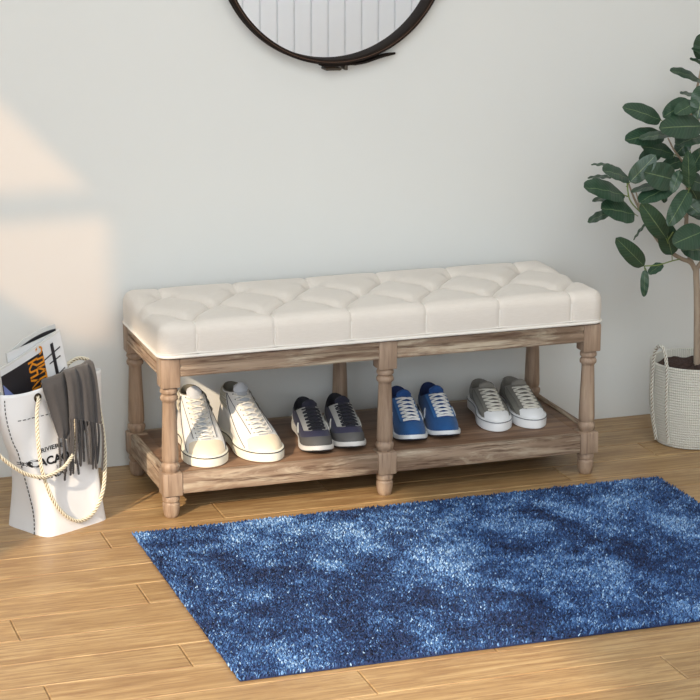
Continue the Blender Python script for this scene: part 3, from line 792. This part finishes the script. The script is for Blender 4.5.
# eyelets and ropes
M_GROOVE = plain('rope_groove_shade', (120, 98, 66), .9); M_ROPE = plain('cream_rope', (228, 220, 198), .8, var=.1); M_EYE = plain('brass_eyelet', (70, 58, 44), .4, metal=.5)
eL = bl(39, 398, -.036); 
mb = MB()
def torus(c, R1, r1, axis='y', n=20):
    return [(c[0]+R1*math.cos(q*2*PI/n), c[1], c[2]+R1*math.sin(q*2*PI/n)) for q in range(n)]
ye = front(eL[0], eL[2])-.0015
mb.tube(torus((eL[0], ye, eL[2]), .0085, .002), .0022, 8, closed=True)
mb.add([(eL[0]+.0078*math.cos(q*PI/8), ye+.0005, eL[2]+.0078*math.sin(q*PI/8)) for q in range(16)], [list(range(16))[::-1]])
mb.build('eyelet', M_EYE, bag)
def rope(pts, r=.0050, pitch=.028, nm='rope_handle', dens=14, mat=None, par=bag, mb=None, bd=True):
    d = spline(pts, dens); mb = mb or MB()
    seg = np.linalg.norm(np.diff(d, axis=0), axis=1); cum = np.concatenate([[0], np.cumsum(seg)])
    nn_ = int(cum[-1]/(pitch/9)); s_ = np.linspace(0, cum[-1], nn_); q = np.stack([np.interp(s_, cum, d[:, k]) for k in range(3)], -1)
    tn = np.gradient(q, axis=0); tn /= np.linalg.norm(tn, axis=1, keepdims=True)+1e-12
    nrm = np.cross(tn[0], [0.3, 1, .2]); nrm /= np.linalg.norm(nrm); strands = [[], [], []]
    for i in range(nn_):
        nrm = nrm-tn[i]*np.dot(nrm, tn[i]); nrm /= np.linalg.norm(nrm); bnm = np.cross(tn[i], nrm)
        for k in range(3):
            a = 2*PI*(s_[i]/pitch+k/3); strands[k].append(q[i]+(nrm*math.cos(a)+bnm*math.sin(a))*r*.58)
    for st in strands: mb.tube(st, r*.40, 6)
    mb.tube([tuple(p) for p in q[::6]], r*.66, 8, m=1)  # darker core puts the shade of the strand grooves into the colour
    return mb.build(nm, [mat or M_ROPE, M_GROOVE], par) if bd else mb
def bp(px, py, y): return tuple(bl(px, py, y))
r1 = [(eL[0], ye+.012, eL[2]), (eL[0]-.001, ye-.004, eL[2]-.001), bp(37, 412, -.052), bp(38, 440, -.072), bp(42, 470, -.078), bp(52, 498, -.080), bp(65, 515, -.082), bp(80, 521, -.082), bp(94, 512, -.080), bp(103, 490, -.076), bp(105, 460, -.066), bp(103, 430, -.056), bp(97, 400, -.048), bp(88, 380, -.040), bp(84, 376, -.02)]
rope(r1)
r2 = [bp(0, 402, .034), bp(-6, 400, .045), bp(-14, 405, .02), bp(-16, 425, -.04), bp(-10, 444, -.078), bp(2, 458, -.088), bp(18, 470, -.092), bp(32, 476, -.094), bp(45, 477, -.096), bp(57, 472, -.094), bp(67, 464, -.090), bp(74, 450, -.074), bp(76, 420, -.062), bp(74, 390, -.05)]
rope(r2)
r3 = [bp(64, 376, .024), bp(67, 366, .030), bp(72, 361, .034), bp(80, 358, .036), bp(88, 360, .034), bp(92, 366, .028)]
rope(r3)
# scarf
scarf = thing('fringed_scarf', 'grey fringed scarf draped over the white bag rim', 'scarf', tuple(BC), BA)
M_SCARF = woven('grey_wool', (78, 75, 75), var=.25, sc=700)
def sheet(rows_px, amp, ph, nu=26, off=0):
    rr = [(np.array(bl(a[0], a[1], y+off)), np.array(bl(b_[0], b_[1], y2+off))) for a, b_, y, y2 in rows_px]
    Lp = spline([r[0] for r in rr], 8); Rp = spline([r[1] for r in rr], 8); G = []
    for j in range(len(Lp)):
        u = np.linspace(0, 1, nu)[:, None]; row = Lp[j]*(1-u)+Rp[j]*u; f = min(1, j/12)
        row[:, 1] += f*amp*np.sin(u[:, 0]*PI*4.4+ph+j*.03)+f*amp*.5*np.sin(u[:, 0]*PI*9+ph*2)
        G.append(row)
    return np.array(G)
def thick(m, G, th=.0018):
    n = G.copy(); n[..., 1] += th; m.grid(G); m.grid(n, flip=True)
    nj, ni = G.shape[:2]
    rim = [(0, i) for i in range(ni)]+[(j, ni-1) for j in range(1, nj)]+[(nj-1, i) for i in range(ni-2, -1, -1)]+[(j, 0) for j in range(nj-2, 0, -1)]
    m.grid(np.array([[n[r] for r in rim], [G[r] for r in rim]]), True)
G1 = sheet([((58, 412), (84, 392), .004, .004), ((50, 384), (88, 364), .0, .0), ((43, 380), (91, 360), -.032, -.02), ((44, 389), (93, 368), -.050, -.038), ((50, 408), (93, 395), -.056, -.05), ((57, 430), (88, 425), -.064, -.06), ((60, 438), (72, 440), -.068, -.066)], .0028, .4)
G2 = sheet([((66, 400), (88, 385), .002, .002), ((68, 376), (90, 364), -.006, -.004), ((65, 371), (93, 362), -.040, -.03), ((68, 380), (96, 374), -.060, -.048), ((70, 398), (99, 398), -.068, -.060), ((71, 418), (101, 424), -.076, -.068)], .0036, 1.2)
m1 = MB(); thick(m1, G1); m1.build('scarf_cloth', M_SCARF, scarf)
m1 = MB(); thick(m1, G2); m1.build('scarf_cloth', M_SCARF, scarf)
def tassel(p, ln, lx=0, ly=0):
    ang_ = random.uniform(-.006, .006)
    q = [tuple(p), (p[0]+lx*.3, p[1]-.003+ly*.3, p[2]-ln*.3), (p[0]+lx*.7+ang_*.5, p[1]-.004+ly, p[2]-ln*.7), (p[0]+lx+ang_, p[1]-.003+ly, p[2]-ln)]
    m = MB(); rope(q, .0030, .014, mb=m, dens=6, bd=False); m.add(*ico(q[-1], .0026)); m.build('tassel', [M_SCARF, M_SCARF], scarf)
nb = G2.shape[1]
for k in range(15):
    p = G2[-1][int(k*(nb-1)/14)]; tassel(p, random.uniform(.098, .125)-(.01 if k > 10 else 0), random.uniform(-.004, .002))
for k in range(6):
    p = G1[-1][int(k*(nb-1)/5)]; tassel(p, random.uniform(.075, .098), -.012+.003*k, -.006)
# magazines in the bag
def magazine(name, label, TL, TR, BR, BL, y, sag, th, parts, bulge=.0):
    root = thing(name, label, 'magazine', tuple(BC), BA, 'magazines in the bag')
    c = [bl(*q, y) for q in (TL, TR, BR, BL)]
    def F_(u, v, o=0):
        top = c[0]*(1-u)+c[1]*u; bot = c[3]*(1-u)+c[2]*u; p = top*(1-v)+bot*v
        p = p.copy(); p[2] -= sag*4*u*(1-u)*(1-v*.7); p[1] += -o+bulge*math.sin(PI*u); return p
    def blk(o0, o1, u0=0, u1=1, v0=0, v1=1, n=18, m_=None):
        m = m_ or MB(); U = np.linspace(u0, u1, n); Vq = np.linspace(v0, v1, 6)
        A_ = np.array([[F_(u, v, o1) for u in U] for v in Vq]); B_ = np.array([[F_(u, v, o0) for u in U] for v in Vq])
        m.grid(A_, flip=True); m.grid(B_)
        nj, ni = A_.shape[:2]; rim = [(0, i) for i in range(ni)]+[(j, ni-1) for j in range(1, nj)]+[(nj-1, i) for i in range(ni-2, -1, -1)]+[(j, 0) for j in range(nj-2, 0, -1)]
        m.grid(np.array([[A_[r] for r in rim], [B_[r] for r in rim]]), True); return m
    parts(root, blk, F_); return root
M_PAGE = plain('magazine_pages', (206, 206, 204), .7); M_COV = plain('black_cover', (34, 32, 36), .35, spec=.5); M_ORG = plain('orange_ink', (224, 142, 32), .5, var=.3, sc=90)
M_PALE = plain('pale_cover', (212, 214, 216), .4, spec=.5, var=.06); M_BLUE = plain('blue_ink', (108, 122, 176), .5); M_GRY = plain('grey_cover', (134, 134, 132), .4, spec=.5)
def parts1(root, blk, F_):
    blk(0, .006).build('pages', M_PAGE, root)
    blk(.0062, .0068, 0, .99, .02, 1).build('cover', M_PALE, root)
    blk(.0069, .0074, .0, .70, .10, 1).build('cover_picture', M_COV, root, smooth=False)
    m = MB(); m.add([tuple(F_(u, v, .0079)) for u, v in ((.01, .22), (.30, .62), (.06, .80), (.03, .7))], [(0, 3, 2, 1)])
    m.build('cover_blue_shape', M_BLUE, root, smooth=False)
    m = MB(); Wd = .15; Hh = .15
    for txt, uc, sz in (('ЭЛИТА', .585, .023), ('КЛАН', .455, .025)):
        v, f = text_mesh(txt, sz, 1.05, .0008)
        # the lettering runs down the cover
        m.add([tuple(F_(min(.99, uc+b/.155), (.29 if uc > .55 else .36)+a/.155, .0082)) for a, b in v], f)
    m.build('cover_lettering', M_ORG, root, smooth=False)
    m = MB()
    def bar(a, b_, w):
        d = np.array(b_)-np.array(a); nn2 = np.array([-d[1], d[0]])/np.linalg.norm(d)*w
        q = [np.array(a)-nn2, np.array(a)+nn2, np.array(b_)+nn2, np.array(b_)-nn2]
        m.add([tuple(F_(x_, y_, .0079)) for x_, y_ in q], [(0, 1, 2, 3)])
    bar((.84, .08), (.84, .62), .022); bar((.70, .22), (.95, .18), .008); bar((.76, .30), (.93, .28), .008); bar((.96, .44), (.40, .64), .007); bar((.60, .38), (.2, .60), .006)
    m.build('cover_silhouette', M_COV, root, smooth=False)
magazine('magazine', 'black covered magazine with orange lettering, frontmost of those in the bag', (-2, 369), (58, 329), (75, 410), (8, 440), -.004, .006, .006, parts1, .006)
def parts2(root, blk, F_):
    blk(0, .005).build('pages', M_PAGE, root); blk(.0052, .0058, 0, 1, .0, 1).build('cover', M_PALE, root)
magazine('magazine', 'pale magazine just behind the orange-lettered one in the bag', (5, 353), (57, 330), (72, 410), (18, 430), .010, .002, .005, parts2)
def parts3(root, blk, F_):
    blk(0, .004).build('pages', M_PAGE, root); blk(.0042, .0048, .02, 1, .07, 1).build('cover', M_GRY, root)
    blk(.0048, .0060, .02, .98, .045, .085).build('dark_band', M_COV, root)
magazine('magazine', 'grey folded magazine with dark edge, rearmost in the bag', (8, 352), (54, 324), (70, 410), (22, 430), .021, -.010, .004, parts3)

# ------------------------------------------------------------------ potted rubber plant
PX, PY = 1.445, .172
plant = thing('potted_rubber_plant', 'leafy dark green rubber plant in a woven white basket by the wall', 'plant', (PX, PY, 0))
def basket_mat():
    t = NT('woven_basket'); v = t.coord(); c = t.n('ShaderNodeSeparateXYZ'); t.l(v, c.inputs[0])
    an = t.n('ShaderNodeMath', operation='ARCTAN2'); t.l(c.outputs[1], an.inputs[0]); t.l(c.outputs[0], an.inputs[1])
    mu = t.n('ShaderNodeMath', operation='MULTIPLY'); t.l(an.outputs[0], mu.inputs[0]); mu.inputs[1].default_value = 130
    si = t.n('ShaderNodeMath', operation='SINE'); t.l(mu.outputs[0], si.inputs[0])
    t.bump(si.outputs[0], .5, .0015)
    col = t.mix(t.ramp(si.outputs[0], [(.2, .35), (.6, 0.)]), S((214, 212, 202)), S((176, 172, 158)))
    return t.set(col, .85, 0, .2)
prof = []; zz_ = 0.0; HBK = .212
def rb_(z): return .094+.019*min(1, (z/.10))**.6+.003*z/HBK
prof.append((.05, .0008)); prof.append((.088, .0008))
k = 0
while zz_ < HBK:
    r0 = rb_(zz_+.003); prof += [(r0-.0014, zz_+.0012), (r0+.0005, zz_+.0025), (r0+.0012, zz_+.0042), (r0+.0005, zz_+.0058)]; zz_ += .0068
prof += [(rb_(HBK)-.003, zz_+.001), (rb_(HBK)-.006, zz_), (rb_(HBK)-.0065, zz_-.03), (.02, zz_-.031)]
m = MB(); m.lathe(prof, 0, 0, 96); basket = m.build('basket', basket_mat(), plant)
M_HANDLE = plain('cotton_rope', (212, 210, 200), .85)
def bh(th, r, z): return (r*math.cos(th), r*math.sin(th), z)
for base in (R(-166), R(14)):
    a0, a1 = base-.23, base+.23
    rr_ = .1225
    pts = [bh(a0, rb_(.01)+.006, .012), bh(a0, rb_(.06)+.006, .06), bh(a0, rr_, .13), bh(a0, rr_, .20), bh(a0+.04, rr_, .240), bh(a0+.11, rr_-.002, .262), bh(base, rr_-.003, .270), bh(a1-.11, rr_-.002, .262), bh(a1-.04, rr_, .240), bh(a1, rr_, .20), bh(a1, rr_, .13), bh(a1, rb_(.06)+.006, .06), bh(a1, rb_(.01)+.006, .012)]
    rope(pts, .0052, .03, 'handle', 10, M_HANDLE, basket)
t = NT('soil'); v = t.coord(); t.bump(t.noise(v, 180, 4), 1, .006)
M_SOIL = t.set(t.mix(t.noise(v, 220, 3), S((36, 26, 24)), S((84, 64, 56))), .95)
m = MB(); rows = []
for j in range(14):
    r_ = .106*(1-j/13)+.0005; rows.append([(r_*math.cos(q*2*PI/48), r_*math.sin(q*2*PI/48), .196+.004*math.sin(j*.9+q)+.004*random.random()+.004*(j/13)) for q in range(48)])
m.grid(rows, True, cap1=True); m.build('soil', M_SOIL, plant)
PO = np.array([PX, PY, 0])
def pp(px, py, Y): return at(px, py, Y)-PO
t = NT('bark'); v = t.coord(scale=(30, 30, 8))
M_BARK = t.set(t.mix(t.noise(v, 3, 4), S((176, 160, 140)), S((136, 118, 100))), .8)
M_STEM = plain('green_stem', (128, 146, 84), .6)
m = MB()
def br(px, r0, r1_, n=6):
    d = spline([pp(*q) for q in px], n); m.tube(d, list(np.linspace(r0, r1_, len(d))), 10)
br([(697, 365, .172), (697, 340, .172), (697, 300, .17), (696, 268, .17)], .0092, .0080)
br([(696, 270, .17), (690, 262, .17), (680, 258, .165), (664, 247, .16), (652, 232, .15), (642, 214, .15), (634, 198, .15), (628, 182, .15)], .0065, .0022)
br([(696, 272, .17), (690, 258, .18), (686, 240, .185), (687, 205, .19), (688, 170, .19), (686, 140, .19), (692, 110, .19), (700, 75, .19), (703, 55, .19)], .0065, .0025)
br([(687, 220, .19), (680, 213, .2), (676, 214, .2)], .0022, .0014)
br([(696, 270, .17), (706, 255, .19), (722, 235, .2), (734, 205, .2), (738, 170, .2)], .006, .0025)
br([(652, 232, .15), (642, 214, .14), (636, 192, .13)], .003, .0016)
br([(688, 170, .19), (680, 158, .16), (674, 150, .14), (668, 138, .13)], .0032, .0018)
br([(688, 140, .19), (694, 126, .14), (700, 118, .12)], .003, .0018)
m.build('trunk', M_BARK, plant)
m = MB(); stems = [[(684, 258, .168), (672, 261, .15), (658, 265, .14), (645, 266, .13)], [(664, 247, .16), (668, 240, .14), (673, 232, .12)], [(642, 214, .15), (630, 200, .13), (627, 183, .12)]]
for s_ in stems: m = MB(); m.tube(spline([pp(*q) for q in s_], 6), .0017, 8); m.build('green_stem', M_STEM, plant)
# leaves: base pixel, tip pixel, width in pixels, depth of base, depth of tip, roll
LV = [((614, 166), (591, 164.6), 4, .14, .16, .2), ((629, 178), (602.5, 170), 12, .13, .10, .5), ((612, 177), (587.5, 178), 5, .18, .20, .2), ((623.5, 194.5), (584, 187), 16, .12, .08, .5),
      ((625, 195.5), (592, 201), 8, .16, .17, .2), ((634.6, 214), (601, 208), 18, .12, .08, .6), ((612, 211), (587.5, 222), 8, .14, .16, .3), ((630, 182), (656, 155), 15, .12, .09, .8),
      ((676, 180), (644, 172), 26, .12, .08, .9), ((672, 184), (631, 192), 8, .14, .12, .2), ((672, 186), (639, 202), 12, .13, .10, .4), ((666, 238), (641, 203), 19, .12, .08, .9),
      ((689, 190), (668, 226), 17, .12, .07, .9), ((672, 255), (664, 222), 18, .15, .13, .8), ((704, 231), (673, 244), 22, .11, .07, .8), ((708, 250), (681, 250), 18, .13, .10, .6),
      ((644, 266), (616, 238), 17, .13, .09, .9), ((662.5, 263.5), (648.5, 274), 6, .15, .15, .4), ((645, 270), (644, 297), 5.5, .13, .13, .6), ((648, 222), (633.5, 240), 3.5, .16, .18, .2),
      ((663, 190), (665, 203), 4, .2, .2, .4), ((689, 187), (688, 151), 12, .10, .07, .8), ((680, 170), (672, 193), 6, .10, .08, .5), ((704, 184), (680, 178), 15, .18, .16, .7),
      ((708, 214), (682, 204), 15, .17, .15, .7), ((712, 62), (691.6, 48.4), 6, .19, .17, .4), ((710, 68), (690, 59), 6, .18, .15, .4), ((700, 80), (670, 70.5), 9, .18, .14, .5), ((699, 97), (680, 93), 6, .19, .18, .3),
      ((661, 120), (622.5, 107), 14, .12, .09, .7), ((690, 101), (663, 117), 16, .14, .11, .8), ((698, 102), (675, 114), 10, .11, .08, .5), ((702, 126), (659, 128), 21, .11, .07, .8),
      ((664, 135), (625, 140), 14, .13, .10, .6), ((671, 134), (639, 139), 8, .10, .09, .3), ((674, 154), (641, 146), 12, .15, .12, .6), ((702, 136), (676, 145), 10, .13, .10, .4), ((704, 85), (697, 119), 17, .11, .08, .8),
      ((682, 160), (662, 168), 10, .17, .16, .6), ((690, 150), (676, 132), 14, .19, .18, .7), ((684, 158), (694, 176), 14, .21, .2, .8), ((672, 166), (654, 182), 12, .19, .18, .6), ((690, 172), (704, 148), 14, .15, .12, .8),
      ((700, 205), (688, 182), 14, .22, .2, .7), ((660, 150), (640, 162), 11, .17, .15, .6), ((692, 108), (680, 124), 12, .2, .19, .7), ((676, 154), (690, 140), 12, .16, .13, .7), ((684, 200), (700, 214), 12, .15, .12, .7),
      ((700, 118), (716, 100), 14, .15, .12, .7), ((704, 90), (724, 78), 13, .18, .16, .6), ((704, 70), (716, 48), 12, .19, .18, .6), ((702, 60), (700, 34), 12, .19, .18, .7)]
for k in range(34):
    a = random.uniform(-.9, .9); bx_, by_ = random.uniform(706, 752), random.uniform(90, 250)
    ex, ey = bx_+random.uniform(8, 36), by_+random.uniform(-22, 22); d0 = random.uniform(.08, .26); LV.append(((bx_, by_), (ex, ey), random.uniform(10, 19), d0, min(.38, d0+random.uniform(-.06, .06)), random.uniform(.4, .9)))
leaf_uv = []
ml = MB()
view = Vector(-_f)
def leaf(b, tp, w, roll, flipn):
    b = Vector(b); tp = Vector(tp); ax = tp-b; ln = ax.length; ax.normalize()
    # the blade faces between straight up and the room
    up_ = Vector((0, 0, 1)); fr = Vector((-.35, -.93, .1)); face = (up_*(1-roll)+fr*roll)
    face = (face-ax*face.dot(ax)); face.normalize(); sd = ax.cross(face)
    nu_, nv_ = 18, 7; V_ = []; droop = .06*ln
    for i in range(nu_+1):
        s_ = i/nu_; hw = w/2*(math.sin(PI*min(1, s_**.86))**.47)*(1 if 0 < s_ < 1 else 0)+.0004
        for j in range(nv_):
            q = -1+2*j/(nv_-1)
            p = b+ax*(ln*s_)+sd*(hw*q)+face*(-.16*hw*(1-abs(q))+droop*math.sin(PI*s_)-.10*hw*q*q+.0012*math.sin(s_*20+q*3))
            V_.append(p); leaf_uv.append((q, s_))
    F_ = [(i*nv_+j, i*nv_+j+1, (i+1)*nv_+j+1, (i+1)*nv_+j) for i in range(nu_) for j in range(nv_-1)]
    ml.add(V_, F_)
for (bpx, tpx, wpx, db, dt, roll) in LV:
    b_, t_ = pp(*bpx, db), pp(*tpx, dt)
    leaf(b_, t_, wpx*.0027/max(.55, roll+.1), roll, 0)
    q = np.array(b_)+(np.array(b_)-np.array(t_))*.12+np.array([.004, .012, -.006]); n0 = len(ml.v); ml.tube([tuple(b_), tuple(q)], .0012, 6, m=1); leaf_uv += [(1, .5)]*(len(ml.v)-n0)
def leaf_mat():
    t = NT('rubber_leaf'); a = t.n('ShaderNodeUVMap', uv_map='leafuv'); c = t.n('ShaderNodeSeparateXYZ'); t.l(a.outputs[0], c.inputs[0])
    ab = t.n('ShaderNodeMath', operation='ABSOLUTE'); t.l(c.outputs[0], ab.inputs[0])
    mid = t.ramp(ab.outputs[0], [(.0, .5), (.03, .3), (.05, 0.)])
    mm = t.n('ShaderNodeMath', operation='MULTIPLY_ADD'); t.l(ab.outputs[0], mm.inputs[0]); mm.inputs[1].default_value = -.16; t.l(c.outputs[1], mm.inputs[2])
    m2 = t.n('ShaderNodeMath', operation='MULTIPLY'); t.l(mm.outputs[0], m2.inputs[0]); m2.inputs[1].default_value = 80
    si = t.n('ShaderNodeMath', operation='SINE'); t.l(m2.outputs[0], si.inputs[0])
    vein = t.ramp(si.outputs[0], [(.80, 0.), (1., .22)])
    base = t.mix(t.noise(t.coord(), 9, 3), S((30, 54, 40)), S((56, 84, 64)))
    col = t.mix(vein, base, S((96, 128, 96))); col = t.mix(mid, col, S((160, 178, 124)))
    t.bump(si.outputs[0], .12, .001)
    return t.set(col, .34, 0, .5)
fo = ml.build('foliage', [leaf_mat(), M_STEM], plant)
uvl = fo.data.uv_layers.new(name='leafuv'); li = np.zeros(len(fo.data.loops), dtype=np.int32); fo.data.loops.foreach_get('vertex_index', li)
uvl.data.foreach_set('uv', np.array(leaf_uv)[li].ravel())
